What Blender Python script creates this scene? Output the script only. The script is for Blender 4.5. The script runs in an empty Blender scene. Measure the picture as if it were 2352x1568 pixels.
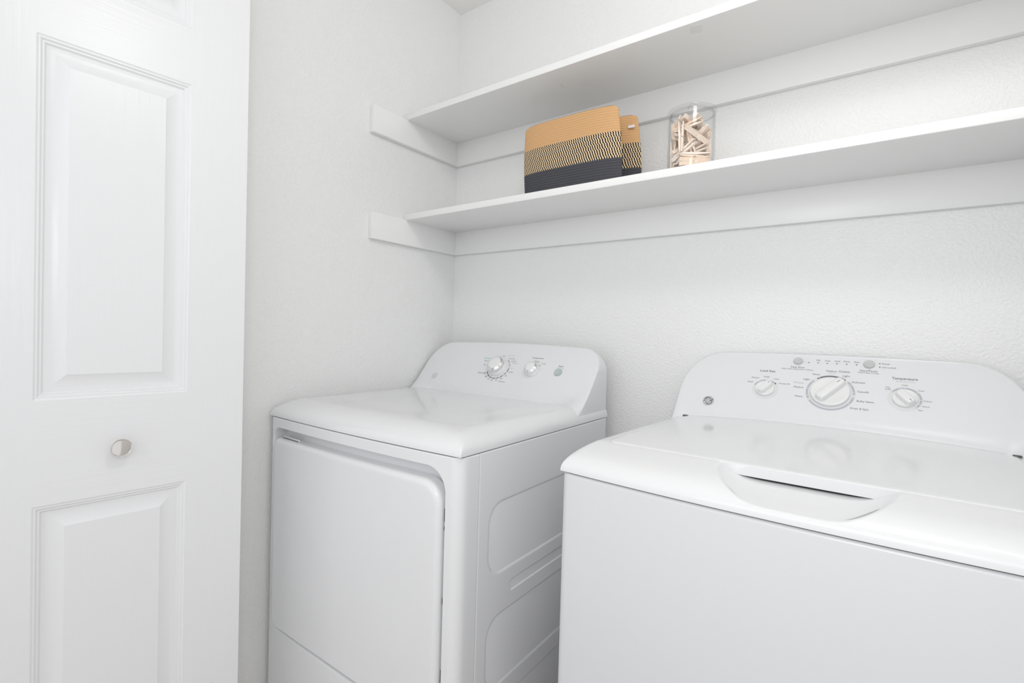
import bpy, bmesh, math, random
import numpy as np
from mathutils import Vector, Matrix, Quaternion
PI = math.pi
S = bpy.context.scene
COL = S.collection

# ------------------------------------------------------------------ camera
F_PX = 1139.48                       # focal length in pixels of a 2352 wide frame
yaw, pitch, roll = -0.6350522, -0.0178055, 0.0283300
cy_, sy_, cp_, sp_ = math.cos(yaw), math.sin(yaw), math.cos(pitch), math.sin(pitch)
fw = Vector((sy_*cp_, cy_*cp_, sp_)); rt = Vector((cy_, -sy_, 0)); up = rt.cross(fw)
r2 = rt*math.cos(roll) + up*math.sin(roll); u2 = -rt*math.sin(roll) + up*math.cos(roll)
cam = bpy.data.cameras.new('camera'); co = bpy.data.objects.new('camera', cam); COL.objects.link(co)
cam.sensor_width = 36.0; cam.sensor_fit = 'HORIZONTAL'; cam.lens = F_PX/2352*36.0; cam.clip_start = 0.02
M3 = Matrix((r2, u2, -fw)).transposed()
co.matrix_world = Matrix.Translation((1.326618, -1.412037, 1.144974)) @ M3.to_4x4()
S.camera = co

# ------------------------------------------------------------------ world, light, exposure
W = bpy.data.worlds.new('World'); S.world = W; W.use_nodes = True
W.node_tree.nodes['Background'].inputs[0].default_value = (0.955, 0.985, 1.0, 1)
W.node_tree.nodes['Background'].inputs[1].default_value = 0.89
S.view_settings.view_transform = 'Standard'; S.view_settings.look = 'None'
S.view_settings.exposure = 0.0; S.view_settings.gamma = 1.0; S.view_settings.use_curve_mapping = False

def area(name, loc, target, sx, sy, power, color=(1, 1, 1)):
    l = bpy.data.lights.new(name, 'AREA'); l.shape = 'RECTANGLE'; l.size = sx; l.size_y = sy
    l.energy = power; l.color = color
    o = bpy.data.objects.new(name, l); COL.objects.link(o); o.location = loc
    o.rotation_euler = (Vector(target)-Vector(loc)).to_track_quat('-Z', 'Y').to_euler(); return o

area('front_fill_light', (1.2, -2.65, 1.9), (0.9, 0.0, 1.4), 1.8, 0.8, 3.6, (0.98, 0.99, 1.0))  # added soft fill from the hall side, no known source
area('ceiling_lamp_glow', (1.45, -1.0, 2.26), (0.7, 0.0, 1.9), 0.3, 0.3, 3.6, (1, 0.992, 0.98))
area('camera_flash_light', (1.38, -1.50, 1.43), (0.8, 0.0, 1.6), 0.32, 0.32, 3.1, (1, 0.998, 0.995))  # unseen camera flash just above the lens

# ------------------------------------------------------------------ materials
def mat(name, col, rough=0.5, metal=0.0, coat=0.0, spec=0.5, bump=None):
    m = bpy.data.materials.new(name); m.use_nodes = True; nt = m.node_tree
    b = nt.nodes['Principled BSDF']
    b.inputs['Base Color'].default_value = (*col, 1); b.inputs['Roughness'].default_value = rough
    b.inputs['Metallic'].default_value = metal; b.inputs['Coat Weight'].default_value = coat
    b.inputs['Coat Roughness'].default_value = 0.06; b.inputs['Specular IOR Level'].default_value = spec
    tc = nt.nodes.new('ShaderNodeTexCoord')
    if bump:
        prev = None
        for (scale, vec, dist, strength, detail) in bump:
            n = nt.nodes.new('ShaderNodeTexNoise'); n.inputs['Scale'].default_value = scale
            n.inputs['Detail'].default_value = detail; n.inputs['Roughness'].default_value = 0.5
            mp = nt.nodes.new('ShaderNodeMapping'); mp.inputs['Scale'].default_value = vec
            nt.links.new(tc.outputs['Object'], mp.inputs[0]); nt.links.new(mp.outputs[0], n.inputs['Vector'])
            bp = nt.nodes.new('ShaderNodeBump'); bp.inputs['Distance'].default_value = dist
            bp.inputs['Strength'].default_value = strength
            nt.links.new(n.outputs[0], bp.inputs['Height'])
            if prev: nt.links.new(prev.outputs[0], bp.inputs['Normal'])
            prev = bp
        nt.links.new(prev.outputs[0], b.inputs['Normal'])
    else:                            # faint mottling keeps every finish procedural
        n = nt.nodes.new('ShaderNodeTexNoise'); n.inputs['Scale'].default_value = 40
        mr = nt.nodes.new('ShaderNodeMapRange'); mr.inputs[3].default_value = rough*0.95; mr.inputs[4].default_value = min(1, rough*1.05)
        nt.links.new(tc.outputs['Object'], n.inputs['Vector']); nt.links.new(n.outputs[0], mr.inputs[0])
        nt.links.new(mr.outputs[0], b.inputs['Roughness'])
    return m

one = (1, 1, 1)
M = {}
M['wall'] = mat('wall_paint_orange_peel', (0.87, 0.873, 0.868), 0.37, spec=0.5,
                bump=[(150, one, 0.0022, 0.75, 2.0), (420, one, 0.0006, 0.6, 1.0)])
M['ceiling'] = mat('ceiling_paint', (0.93, 0.92, 0.905), 0.8, bump=[(120, one, 0.002, 0.5, 2.0)])
M['trim'] = mat('shelf_paint', (0.875, 0.876, 0.871), 0.33, bump=[(60, (0.15, 1, 1), 0.0004, 0.3, 2.0)])
M['door_v'] = mat('door_paint_upright_grain', (0.855, 0.86, 0.875), 0.30,
                  bump=[(90, (1, 1, 0.045), 0.0011, 0.42, 3.0)])
M['door_h'] = mat('door_paint_level_grain', (0.855, 0.86, 0.875), 0.30,
                  bump=[(90, (0.045, 0.045, 1), 0.0012, 0.5, 3.0)])
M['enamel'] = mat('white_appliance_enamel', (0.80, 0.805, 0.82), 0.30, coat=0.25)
M['enamel_w'] = mat('shade_darkened_washer_enamel', (0.69, 0.695, 0.715), 0.34, coat=0.2)  # white enamel darkened to put the front's shade into its colour
M['plastic'] = mat('white_glossy_deck', (0.80, 0.805, 0.815), 0.13, coat=0.5)
M['panel'] = mat('white_console_plastic', (0.805, 0.81, 0.825), 0.34)
M['knob'] = mat('white_knob_plastic', (0.84, 0.84, 0.84), 0.28)
M['button'] = mat('grey_button_plastic', (0.58, 0.58, 0.58), 0.35)
M['start'] = mat('grey_green_button_plastic', (0.50, 0.57, 0.555), 0.4)
M['ink'] = mat('grey_print', (0.17, 0.17, 0.18), 0.6)
M['ink_mid'] = mat('blue_grey_print', (0.50, 0.51, 0.56), 0.6)
M['ink_dark'] = mat('dark_grey_print', (0.20, 0.20, 0.215), 0.55)
M['ink_pale'] = mat('pale_grey_print', (0.58, 0.58, 0.60), 0.6)
M['ink_and_shade'] = mat('faint_grey_print_and_shade', (0.755, 0.755, 0.765), 0.45)  # faint printed line, and painted shade around the dials
M['ink_cyan'] = mat('cyan_print', (0.16, 0.55, 0.62), 0.6)
M['chrome'] = mat('polished_chrome', (0.86, 0.855, 0.85), 0.06, metal=1.0)
M['nickel'] = mat('polished_nickel', (0.78, 0.74, 0.71), 0.08, metal=1.0)
M['black'] = mat('black_gap_plastic', (0.025, 0.025, 0.028), 0.5)
M['dark_metal'] = mat('dark_hinge_metal', (0.12, 0.12, 0.13), 0.4, metal=0.6)
M['spring'] = mat('spring_wire', (0.55, 0.55, 0.56), 0.3, metal=1.0)
M['tag'] = mat('woven_white_tag', (0.80, 0.77, 0.76), 0.8)
M['floor'] = mat('warm_floor', (0.68, 0.61, 0.56), 0.5)
M['tape'] = mat('old_tape_residue', (0.84, 0.84, 0.83), 0.25, bump=[(300, one, 0.001, 0.6, 2.0)])

def wood_mat():
    m = mat('pale_beech', (0.72, 0.53, 0.38), 0.6); nt = m.node_tree; b = nt.nodes['Principled BSDF']
    tc = nt.nodes.new('ShaderNodeTexCoord'); mp = nt.nodes.new('ShaderNodeMapping'); mp.inputs['Scale'].default_value = (14, 160, 160)
    n = nt.nodes.new('ShaderNodeTexNoise'); n.inputs['Scale'].default_value = 3; n.inputs['Detail'].default_value = 4
    oi = nt.nodes.new('ShaderNodeObjectInfo'); ad = nt.nodes.new('ShaderNodeMath'); ad.operation = 'MULTIPLY_ADD'
    ad.inputs[1].default_value = 0.55
    sc = nt.nodes.new('ShaderNodeMath'); sc.operation = 'MULTIPLY'; sc.inputs[1].default_value = 0.45
    cr = nt.nodes.new('ShaderNodeValToRGB'); e = cr.color_ramp.elements
    e[0].color = (0.82, 0.62, 0.46, 1); e[1].color = (0.96, 0.87, 0.79, 1); e[0].position = 0.15; e[1].position = 0.75
    nt.links.new(tc.outputs['Object'], mp.inputs[0]); nt.links.new(mp.outputs[0], n.inputs['Vector'])
    nt.links.new(n.outputs[0], sc.inputs[0]); nt.links.new(oi.outputs['Random'], ad.inputs[0]); nt.links.new(sc.outputs[0], ad.inputs[2])
    nt.links.new(ad.outputs[0], cr.inputs[0]); nt.links.new(cr.outputs[0], b.inputs['Base Color'])
    return m
M['wood'] = wood_mat()

def glass_mat():                      # thin clear glass: fresnel mirror over a faintly tinted see-through sheet
    m = bpy.data.materials.new('thin_clear_glass'); m.use_nodes = True; nt = m.node_tree; nt.nodes.clear()
    out = nt.nodes.new('ShaderNodeOutputMaterial'); mix = nt.nodes.new('ShaderNodeMixShader')
    tr = nt.nodes.new('ShaderNodeBsdfTransparent'); gl = nt.nodes.new('ShaderNodeBsdfGlossy'); gl.inputs['Roughness'].default_value = 0.02
    lw = nt.nodes.new('ShaderNodeLayerWeight'); lw.inputs['Blend'].default_value = 0.35
    ramp = nt.nodes.new('ShaderNodeValToRGB'); e = ramp.color_ramp.elements
    e[0].position = 0.5; e[0].color = (0.996, 0.997, 0.997, 1); e[1].position = 0.98; e[1].color = (0.89, 0.893, 0.893, 1)
    pw = nt.nodes.new('ShaderNodeMath'); pw.operation = 'POWER'; pw.inputs[1].default_value = 4.0
    fr = nt.nodes.new('ShaderNodeMath'); fr.operation = 'MULTIPLY_ADD'; fr.inputs[1].default_value = 0.45; fr.inputs[2].default_value = 0.03
    lw.inputs['Blend'].default_value = 0.5
    nt.links.new(lw.outputs['Facing'], ramp.inputs[0]); nt.links.new(ramp.outputs[0], tr.inputs[0])
    nt.links.new(lw.outputs['Facing'], pw.inputs[0]); nt.links.new(pw.outputs[0], fr.inputs[0])
    nt.links.new(fr.outputs[0], mix.inputs[0]); nt.links.new(tr.outputs[0], mix.inputs[1]); nt.links.new(gl.outputs[0], mix.inputs[2])
    nt.links.new(mix.outputs[0], out.inputs[0]); return m
M['glass'] = glass_mat()

ROPE = 0.0068                         # rope pitch of the baskets
def basket_mat():                     # colour by rope row: tan, black-and-cream twist, charcoal (UV: arc length, height)
    m = mat('coiled_cotton_rope', (0.5, 0.5, 0.5), 0.9, spec=0.2); nt = m.node_tree; b = nt.nodes['Principled BSDF']
    L = nt.links.new
    def nd(op, a, bb=None, cc=None):
        n = nt.nodes.new('ShaderNodeMath'); n.operation = op
        for i, v in enumerate((a, bb, cc)):
            if v is None: continue
            if isinstance(v, (int, float)): n.inputs[i].default_value = v
            else: L(v, n.inputs[i])
        return n.outputs[0]
    uv = nt.nodes.new('ShaderNodeUVMap'); uv.uv_map = 'rope'; sep = nt.nodes.new('ShaderNodeSeparateXYZ'); L(uv.outputs[0], sep.inputs[0])
    u, v = sep.outputs[0], sep.outputs[1]
    nz = nt.nodes.new('ShaderNodeTexNoise'); nz.inputs['Scale'].default_value = 45; nz.inputs['Detail'].default_value = 2; L(uv.outputs[0], nz.inputs['Vector'])
    wob = nd('MULTIPLY_ADD', nz.outputs[0], 0.004, u)
    row = nd('DIVIDE', v, ROPE); fr = nd('FRACT', row); fl = nd('FLOOR', row)
    # twist: slanted black and cream strands, a small random shift for every row
    wn = nt.nodes.new('ShaderNodeTexWhiteNoise'); wn.noise_dimensions = '1D'; L(fl, wn.inputs['W'])
    ph = nd('ADD', nd('DIVIDE', wob, 0.0066), nd('ADD', nd('MULTIPLY', row, 0.36), nd('MULTIPLY', wn.outputs[0], 0.35)))
    tw = nd('GREATER_THAN', nd('SINE', nd('MULTIPLY', ph, 2*PI)), 0.0)
    def mix(f, a, c):
        n = nt.nodes.new('ShaderNodeMix'); n.data_type = 'RGBA'; L(f, n.inputs[0])
        for i, k in ((6, a), (7, c)):
            if isinstance(k, tuple): n.inputs[i].default_value = (*k, 1)
            else: L(k, n.inputs[i])
        return n.outputs[2]
    fib = nt.nodes.new('ShaderNodeTexNoise'); fib.inputs['Scale'].default_value = 900; L(uv.outputs[0], fib.inputs['Vector'])
    tan = mix(fib.outputs[0], (0.56, 0.325, 0.15), (0.76, 0.475, 0.25))
    stitch = nd('MULTIPLY', nd('GREATER_THAN', fr, 0.86), nd('GREATER_THAN', nd('FRACT', nd('ADD', nd('DIVIDE', u, 0.0058), wn.outputs[0])), 0.45))
    tan = mix(nd('MULTIPLY', stitch, 0.55), tan, (0.19, 0.10, 0.05))
    twist = mix(tw, (0.022, 0.020, 0.022), (0.80, 0.62, 0.40))
    char = mix(fib.outputs[0], (0.035, 0.036, 0.043), (0.125, 0.125, 0.14))
    char = mix(nd('GREATER_THAN', fr, 0.88), char, (0.015, 0.015, 0.018))
    c = mix(nd('GREATER_THAN', v, ROPE*9), char, twist)
    c = mix(nd('GREATER_THAN', v, ROPE*19), c, tan)
    L(c, b.inputs['Base Color']); return m
M['basket'] = basket_mat()

# ------------------------------------------------------------------ helpers
def tag(o, label=None, cat=None, group=None, kind=None):
    for k, v in (('label', label), ('category', cat), ('group', group), ('kind', kind)):
        if v: o[k] = v
    return o
def empty(name, loc=(0, 0, 0), rz=0.0, parent=None):
    o = bpy.data.objects.new(name, None); COL.objects.link(o); o.location = loc; o.rotation_euler = (0, 0, rz)
    o.empty_display_size = 0.05; o.parent = parent; return o
def mesh(name, verts, faces, material, parent=None, smooth=35, mats=None, fm=None):
    me = bpy.data.meshes.new(name)
    me.from_pydata([tuple(map(float, v)) for v in verts], [], [tuple(map(int, f)) for f in faces])
    bm = bmesh.new(); bm.from_mesh(me); bmesh.ops.recalc_face_normals(bm, faces=bm.faces); bm.to_mesh(me); bm.free()
    for mm in (mats or [material]): me.materials.append(mm)
    if fm is not None:
        for p, i in zip(me.polygons, fm): p.material_index = i
    if smooth:
        me.polygons.foreach_set('use_smooth', [True]*len(me.polygons)); me.set_sharp_from_angle(angle=math.radians(smooth))
    o = bpy.data.objects.new(name, me); COL.objects.link(o); o.parent = parent
    return o
class MB:
    """collects pieces that become one mesh"""
    def __init__(s): s.v = []; s.f = []; s.m = []
    def add(s, v, f, mi=0):
        n = len(s.v); s.v += [tuple(map(float, p)) for p in v]; s.f += [tuple(i+n for i in q) for q in f]; s.m += [mi]*len(f)
    def build(s, name, material, parent=None, smooth=35, mats=None):
        return mesh(name, s.v, s.f, material, parent, smooth, mats, s.m if mats else None)
def gridf(ny, nx, wrap=False):
    return [(j*nx+i, j*nx+(i+1) % nx, (j+1)*nx+(i+1) % nx, (j+1)*nx+i) for j in range(ny-1) for i in range(nx if wrap else nx-1)]
def loops(ls, cap0=True, cap1=True):
    n = len(ls[0]); v = [p for l in ls for p in l]; f = gridf(len(ls), n, True)
    if cap0: f.append(tuple(range(n)))
    if cap1: f.append(tuple(range((len(ls)-1)*n, len(ls)*n)))
    return v, f
def rrect(x0, x1, y0, y1, r, n=8, ins=0.0):
    """rounded rectangle outline, counter clockwise, r may be (bl, br, tr, tl); inset keeps the point count"""
    if not isinstance(r, (tuple, list)): r = (r,)*4
    out = []
    for (cx, cy, sx, sy, a0, q) in ((x0, y0, 1, 1, 180, r[0]), (x1, y0, -1, 1, 270, r[1]), (x1, y1, -1, -1, 0, r[2]), (x0, y1, 1, -1, 90, r[3])):
        k = max(q-ins, 1e-4)
        for i in range(n+1):
            a = math.radians(a0+90*i/n)
            out.append((cx+sx*(ins+k)+k*math.cos(a), cy+sy*(ins+k)+k*math.sin(a)))
    return out
def box(x0, x1, y0, y1, z0, z1, b=0.0015, n=2):
    """box with rounded edges as loops of rounded rectangles"""
    ls = []
    for i in range(n+1):
        a = i/n*PI/2; ins = b*(1-math.sin(a)); ls.append([(x, y, z0+b*(1-math.cos(a))) for x, y in rrect(x0, x1, y0, y1, b*1.01, 2, ins)])
    for i in range(n+1):
        a = (1-i/n)*PI/2; ins = b*(1-math.sin(a)); ls.append([(x, y, z1-b*(1-math.cos(a))) for x, y in rrect(x0, x1, y0, y1, b*1.01, 2, ins)])
    return loops(ls)
def lathe(prof, n=40, cap0=True, cap1=True):
    return loops([[(r*math.cos(2*PI*i/n), r*math.sin(2*PI*i/n), h) for i in range(n)] for r, h in prof], cap0, cap1)
def tube(path, r, n=8):
    ls = []
    P = [Vector(p) for p in path]
    for i, p in enumerate(P):
        d = (P[min(i+1, len(P)-1)]-P[max(i-1, 0)]).normalized(); a = d.orthogonal().normalized(); 
        if i and abs(d.dot(pa)) < 0.99: a = (pa-d*pa.dot(d)).normalized()
        pa = a; c = d.cross(a); ls.append([tuple(p+a*r*math.cos(2*PI*k/n)+c*r*math.sin(2*PI*k/n)) for k in range(n)])
    return loops(ls)
def sstep(a, b, x):
    t = np.clip((x-a)/(b-a), 0, 1); return t*t*(3-2*t)
def sd_rrect(x, y, x0, x1, y0, y1, r):
    qx = np.abs(x-(x0+x1)/2)-(x1-x0)/2+r; qy = np.abs(y-(y0+y1)/2)-(y1-y0)/2+r
    return np.hypot(np.maximum(qx, 0), np.maximum(qy, 0))+np.minimum(np.maximum(qx, qy), 0)-r
def samples(a, b, step, dense=()):
    """a..b at roughly 'step', refined around the values in dense: (value, halfwidth, step)"""
    s = set(np.round(np.linspace(a, b, int((b-a)/step)+2), 5))
    for (v, h, st) in dense:
        s |= set(np.round(np.clip(np.arange(v-h, v+h+st/2, st), a, b), 5))
    out = [];
    for q in sorted(s):
        if not out or q-out[-1] > 4e-4: out.append(float(q))
    return np.array(out)

# ------------------------------------------------------------------ the room
RX1, CZ, FY = 1.64, 2.355, -2.7
def slab(name, x0, x1, y0, y1, z0, z1, m):
    v, f = box(x0, x1, y0, y1, z0, z1, 0.00004, 1)
    return tag(mesh(name, v, f, m, None, 0), kind='structure')
slab('wall_back', -0.1, RX1+0.1, 0.0, 0.1, 0, CZ, M['wall'])
slab('wall_left', -0.1, 0.0, -0.95, 0.0, 0, CZ, M['wall'])
slab('wall_right', RX1, RX1+0.1, -0.95, 0.0, 0, CZ, M['wall'])
slab('ceiling', -0.9, 2.9, FY, 0.1, CZ, CZ+0.08, M['ceiling'])
slab('floor', -0.9, 2.9, FY, 0.1, -0.08, 0.0, M['floor'])

# ceiling lamp of the hall, above and behind the camera
lamp = tag(empty('ceiling_lamp', (1.45, -1.10, CZ)), 'round white flush ceiling lamp in the hall', 'lamp')
v, f = lathe([(0.15, 0), (0.155, -0.012), (0.148, -0.022)], 40); mesh('lamp_base', v, f, M['trim'], lamp)
em = bpy.data.materials.new('lit_lamp_glass'); em.use_nodes = True; bn = em.node_tree.nodes['Principled BSDF']
bn.inputs['Emission Color'].default_value = (1, 0.97, 0.93, 1); bn.inputs['Emission Strength'].default_value = 9
v, f = lathe([(0.145, -0.022), (0.135, -0.05), (0.10, -0.075), (0.05, -0.09), (0.005, -0.094)], 40); mesh('lamp_shade', v, f, em, lamp)

# ------------------------------------------------------------------ door leaf (bifold, folded open)
dth = math.radians(85.0)
DX, DY, DW, DT = 0.1338, -0.85, 0.47, 0.034
door = empty('door_1', (DX, DY, 0), dth); tag(door, kind='structure')
# local: x along the leaf (0 = far edge, negative towards the room), -y = seen face
def leaf(yoff, parent, name):
    prof = [(0, 0), (0.003, 0.0018), (0.0055, 0.0018), (0.0085, 0.005), (0.011, 0.005), (0.014, 0.0085), (0.019, 0.0095), (0.0235, 0.0095), (0.044, 0.0025), (0.0455, 0.0012)]
    panels = [(0.20, 0.803), (0.997, 1.657), (1.775, 1.925)]
    x0, x1 = -0.356, -0.114
    mb = MB(); z0, z1 = 0.012, 2.03
    F = 0.0
    for face_y, sg in ((0.0, 1), (DT, -1)):
        def q(xa, xb, za, zb, mi):
            mb.add([(xa, yoff+face_y, za), (xb, yoff+face_y, za), (xb, yoff+face_y, zb), (xa, yoff+face_y, zb)], [(0, 1, 2, 3)], mi)
        zs = [z0]+[k for p in panels for k in p]+[z1]
        for a in range(len(zs)-1):
            q(-DW, x0, zs[a], zs[a+1], 0); q(x1, 0, zs[a], zs[a+1], 0)
            if a % 2 == 0: q(x0, x1, zs[a], zs[a+1], 1)
        for za, zb in panels:
            ls = [[(x0+i, yoff+face_y+sg*d, za+i), (x1-i, yoff+face_y+sg*d, za+i), (x1-i, yoff+face_y+sg*d, zb-i), (x0+i, yoff+face_y+sg*d, zb-i)] for i, d in prof]
            vv, ff = loops(ls, False, True); mb.add(vv, ff, 0)
    e = [(-DW, z0), (0, z0), (0, z1), (-DW, z1)]
    for i in range(4):
        (xa, za), (xb, zb) = e[i], e[(i+1) % 4]
        mb.add([(xa, yoff, za), (xb, yoff, zb), (xb, yoff+DT, zb), (xa, yoff+DT, za)], [(0, 1, 2, 3)], 0)
    me = mb.build(name, None, parent, 25, mats=[M['door_v'], M['door_h']])
    bm = bmesh.new(); bm.from_mesh(me.data); bmesh.ops.remove_doubles(bm, verts=bm.verts, dist=1e-5)
    bmesh.ops.recalc_face_normals(bm, faces=bm.faces); bm.to_mesh(me.data); bm.free(); me.data.set_sharp_from_angle(angle=math.radians(25))
    return me
leaf(0.0, door, 'door_leaf')
leaf(DT+0.006, door, 'door_leaf')
# knob: short stem and a flat mirror-bright disc
kp = Matrix.Translation((-0.231, 0, 0.897)) @ Matrix.Rotation(PI/2, 4, 'X')
v, f = lathe([(0.011, 0.0), (0.010, 0.004), (0.0065, 0.007), (0.006, 0.014), (0.010, 0.019), (0.0165, 0.0215), (0.0178, 0.0235), (0.0178, 0.0255), (0.0168, 0.0270), (0.0158, 0.0268), (0.0152, 0.0262), (0.004, 0.0268)], 48)
mesh('door_knob', [kp @ Vector(p) for p in v], f, M['nickel'], door, 30)['label'] = 'round polished nickel door knob'
# a small dark scuff low on the leaf
v, f = box(-0.0555, -0.0535, -0.0004, 0.0001, 0.3195, 0.3265, 0.0002, 1); mesh('scuff_mark', v, f, M['ink'], door, 0)

# ------------------------------------------------------------------ wall shelves on cleats
def shelf(z, depth, side, label):
    root = tag(empty('wall_shelf', (0, 0, z)), label, 'shelf')
    v, f = box(0.0001, RX1-0.0001, -depth, -0.0001, -0.0008, 0.019, 0.0018, 3); mesh('shelf_board', v, f, M['trim'], root, 40)
    v, f = box(0.018, RX1-0.018, -0.019, -0.0001, -0.085, 0.002, 0.0015, 2); mesh('back_cleat', v, f, M['trim'], root, 40)
    v, f = box(0.0001, 0.019, -side, -0.0001, -0.085, 0.0, 0.0012, 2); mesh('side_cleat', v, f, M['trim'], root, 40)
    v, f = box(RX1-0.019, RX1-0.0001, -side, -0.0001, -0.085, 0.0, 0.0012, 2); mesh('side_cleat', v, f, M['trim'], root, 40)
    return root
ZL, ZU = 1.5189, 1.8559
shelf(ZL, 0.2669, 0.405, 'lower long white wall shelf carrying the rope baskets and the jar')
us = shelf(ZU, 0.2715, 0.409, 'upper long white wall shelf with nothing on it, nearest the ceiling')
for (x, y, w_, d_, a) in ((0.966, -0.2435, 0.024, 0.030, 0.3), (0.5744, -0.187, 0.007, 0.026, 0.1)):   # dried tape patches under the upper shelf
    v, f = box(-w_/2, w_/2, -d_/2, d_/2, -0.0014, -0.0007, 0.0003, 1)
    mesh('tape_residue', [(x+p[0]*math.cos(a)-p[1]*math.sin(a), y+p[0]*math.sin(a)+p[1]*math.cos(a), p[2]) for p in v], f, M['tape'], us, 0)
SHELF_TOP = ZL+0.019

# ------------------------------------------------------------------ printing on the sloping consoles
SL = 0.8; KK = math.sqrt(1+SL*SL)
def fpt(y0):
    return lambda x, t, h=0.0003: (x, y0+SL*t/KK-h/KK, 1.0+t/KK+h*SL/KK)
def texts(rows, P, parent, styles):
    """each printed word or line is a part of the console"""
    made = []
    for (txt, x, t, w, st) in rows:
        c = bpy.data.curves.new('lettering', 'FONT'); c.body = txt; c.size = 1.0; c.resolution_u = 2
        c.offset = 0.012 if st == 1 else 0.0
        o = bpy.data.objects.new('lettering', c); COL.objects.link(o); made.append((o, c, x, t, w, st))
    bpy.context.view_layer.update(); dg = bpy.context.evaluated_depsgraph_get()
    for (o, c, x, t, w, st) in made:
        me = o.evaluated_get(dg).to_mesh(); vs = np.array([v.co[:] for v in me.vertices]); fs = [tuple(p.vertices) for p in me.polygons]
        lo, hi = vs.min(0), vs.max(0); k = w/(hi[0]-lo[0])
        k2 = k*1.0
        mb = MB(); mb.add([P(x+(p[0]-(lo[0]+hi[0])/2)*k, t+(p[1]-0.33)*k2) for p in vs], fs)
        o.evaluated_get(dg).to_mesh_clear()
        mb.build('printed_label', M[styles[st]], parent, 0)
    for (o, c, *_r) in made:
        bpy.data.objects.remove(o); bpy.data.curves.remove(c)
def arc_band(mb, P, cx, ct, ra, rb, a0, a1, h=0.0003, rounded=True):
    n = max(3, int(abs(a1-a0)/4)); v = []
    for i in range(n+1):
        a = math.radians(a0+(a1-a0)*i/n)
        v.append(P(cx+ra*math.cos(a), ct+ra*math.sin(a), h)); v.append(P(cx+rb*math.cos(a), ct+rb*math.sin(a), h))
    mb.add(v, [(2*i, 2*i+1, 2*i+3, 2*i+2) for i in range(n)])
def dot(mb, P, x, t, r, h=0.0004, n=14):
    mb.add([P(x+r*math.cos(2*PI*i/n), t+r*math.sin(2*PI*i/n), h) for i in range(n)], [tuple(range(n))])
def stroke(mb, P, pts, w, h):
    """flat ribbon along a smoothed polyline in face coordinates"""
    pts = [Vector(p) for p in pts]; sm = []
    for i in range(len(pts)-1):
        p0, p1, p2, p3 = pts[max(i-1, 0)], pts[i], pts[i+1], pts[min(i+2, len(pts)-1)]
        for k in range(5):
            u = k/5; sm.append(0.5*((2*p1)+(p2-p0)*u+(2*p0-5*p1+4*p2-p3)*u*u+(3*p1-p0-3*p2+p3)*u**3))
    sm.append(pts[-1]); v = []
    for i, p in enumerate(sm):
        d = (sm[min(i+1, len(sm)-1)]-sm[max(i-1, 0)]); d = d.normalized() if d.length else Vector((1, 0)); nn = Vector((-d.y, d.x))*w/2
        v += [P(*(p+nn), h), P(*(p-nn), h)]
    mb.add(v, [(2*i, 2*i+1, 2*i+3, 2*i+2) for i in range(len(sm)-1)])
def emblem(P, cx, ct, r, parent, m_ring, m_fill, m_line):
    """round script monogram badge"""
    mb = MB(); n = 40
    mb.add([P(cx+r*math.cos(2*PI*i/n), ct+r*math.sin(2*PI*i/n), 0.0) for i in range(n)]+[P(cx+r*math.cos(2*PI*i/n), ct+r*math.sin(2*PI*i/n), 0.0008) for i in range(n)]
           + [P(cx+.96*r*math.cos(2*PI*i/n), ct+.96*r*math.sin(2*PI*i/n), 0.0011) for i in range(n)], gridf(3, n, True)+[tuple(range(2*n, 3*n))], 0)
    dot(mb, P, cx, ct, r*0.84, 0.0012, 40); mb.m[-1] = 1
    Z = 565.0                                            # tracing unit of the badge
    def q(X, Y): return (cx+(X-1035)/Z*r, ct-(Y-795)/Z*r*1.42)
    k0 = len(mb.f)
    for pts, w in (([(690, 735), (790, 690), (880, 715), (960, 640), (1010, 600), (1035, 650), (1000, 750), (930, 860), (870, 930), (790, 970), (700, 940), (700, 880), (790, 825), (880, 800)], 62),
                   ([(1320, 660), (1270, 630), (1190, 670), (1140, 740), (1060, 830), (1010, 920), (1060, 1000), (1160, 1015), (1260, 975), (1300, 900), (1240, 850), (1160, 870), (1150, 920)], 62),
                   ([(1055, 500), (1090, 545), (1160, 530), (1290, 540), (1400, 610)], 40), ([(960, 1090), (930, 1045), (840, 1065), (720, 1040), (610, 960)], 40),
                   ([(590, 690), (610, 760), (570, 800), (590, 880)], 40), ([(1480, 900), (1430, 850), (1440, 790), (1500, 760)], 40)):
        stroke(mb, P, [q(*p) for p in pts], w/Z*r, 0.0014)
    for i in range(k0, len(mb.f)): mb.m[i] = 2
    return mb.build('emblem', None, parent, 30, mats=[m_ring, m_fill, m_line])

# ------------------------------------------------------------------ shared appliance shapes
AW = 0.686
def g_roll(d, w): return np.sqrt(np.clip(1-(1-np.clip(d/w, 0, 1))**2, 0, 1))
def deck_z(x, y, z0, H, wf, ws, bow, crown, dish=0.0, sag=0.0):
    yf = -bow*(1-((x-AW/2)/(AW/2))**2)
    df = y-yf; ds = np.minimum(x, AW-x)
    gf, gs = np.maximum(g_roll(df, wf), 1e-4), np.maximum(g_roll(ds, ws), 1e-4)
    m = (gf**-5.0+gs**-5.0-1)**(-1/5.0)
    m = np.where(np.minimum(gf, gs) < 1e-3, 0, m)
    z = z0+H*m+(crown*(1-((x-AW/2)/(AW/2))**2)-sag)*sstep(0.10, 0.52, df)
    if dish: z = z-dish*sstep(0.05, 0.17, df)*sstep(0.04, 0.16, ds)
    return z
def roll_samples(w, n=14): return [w*(1-math.cos(PI/2*i/n)) for i in range(n+1)]
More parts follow.
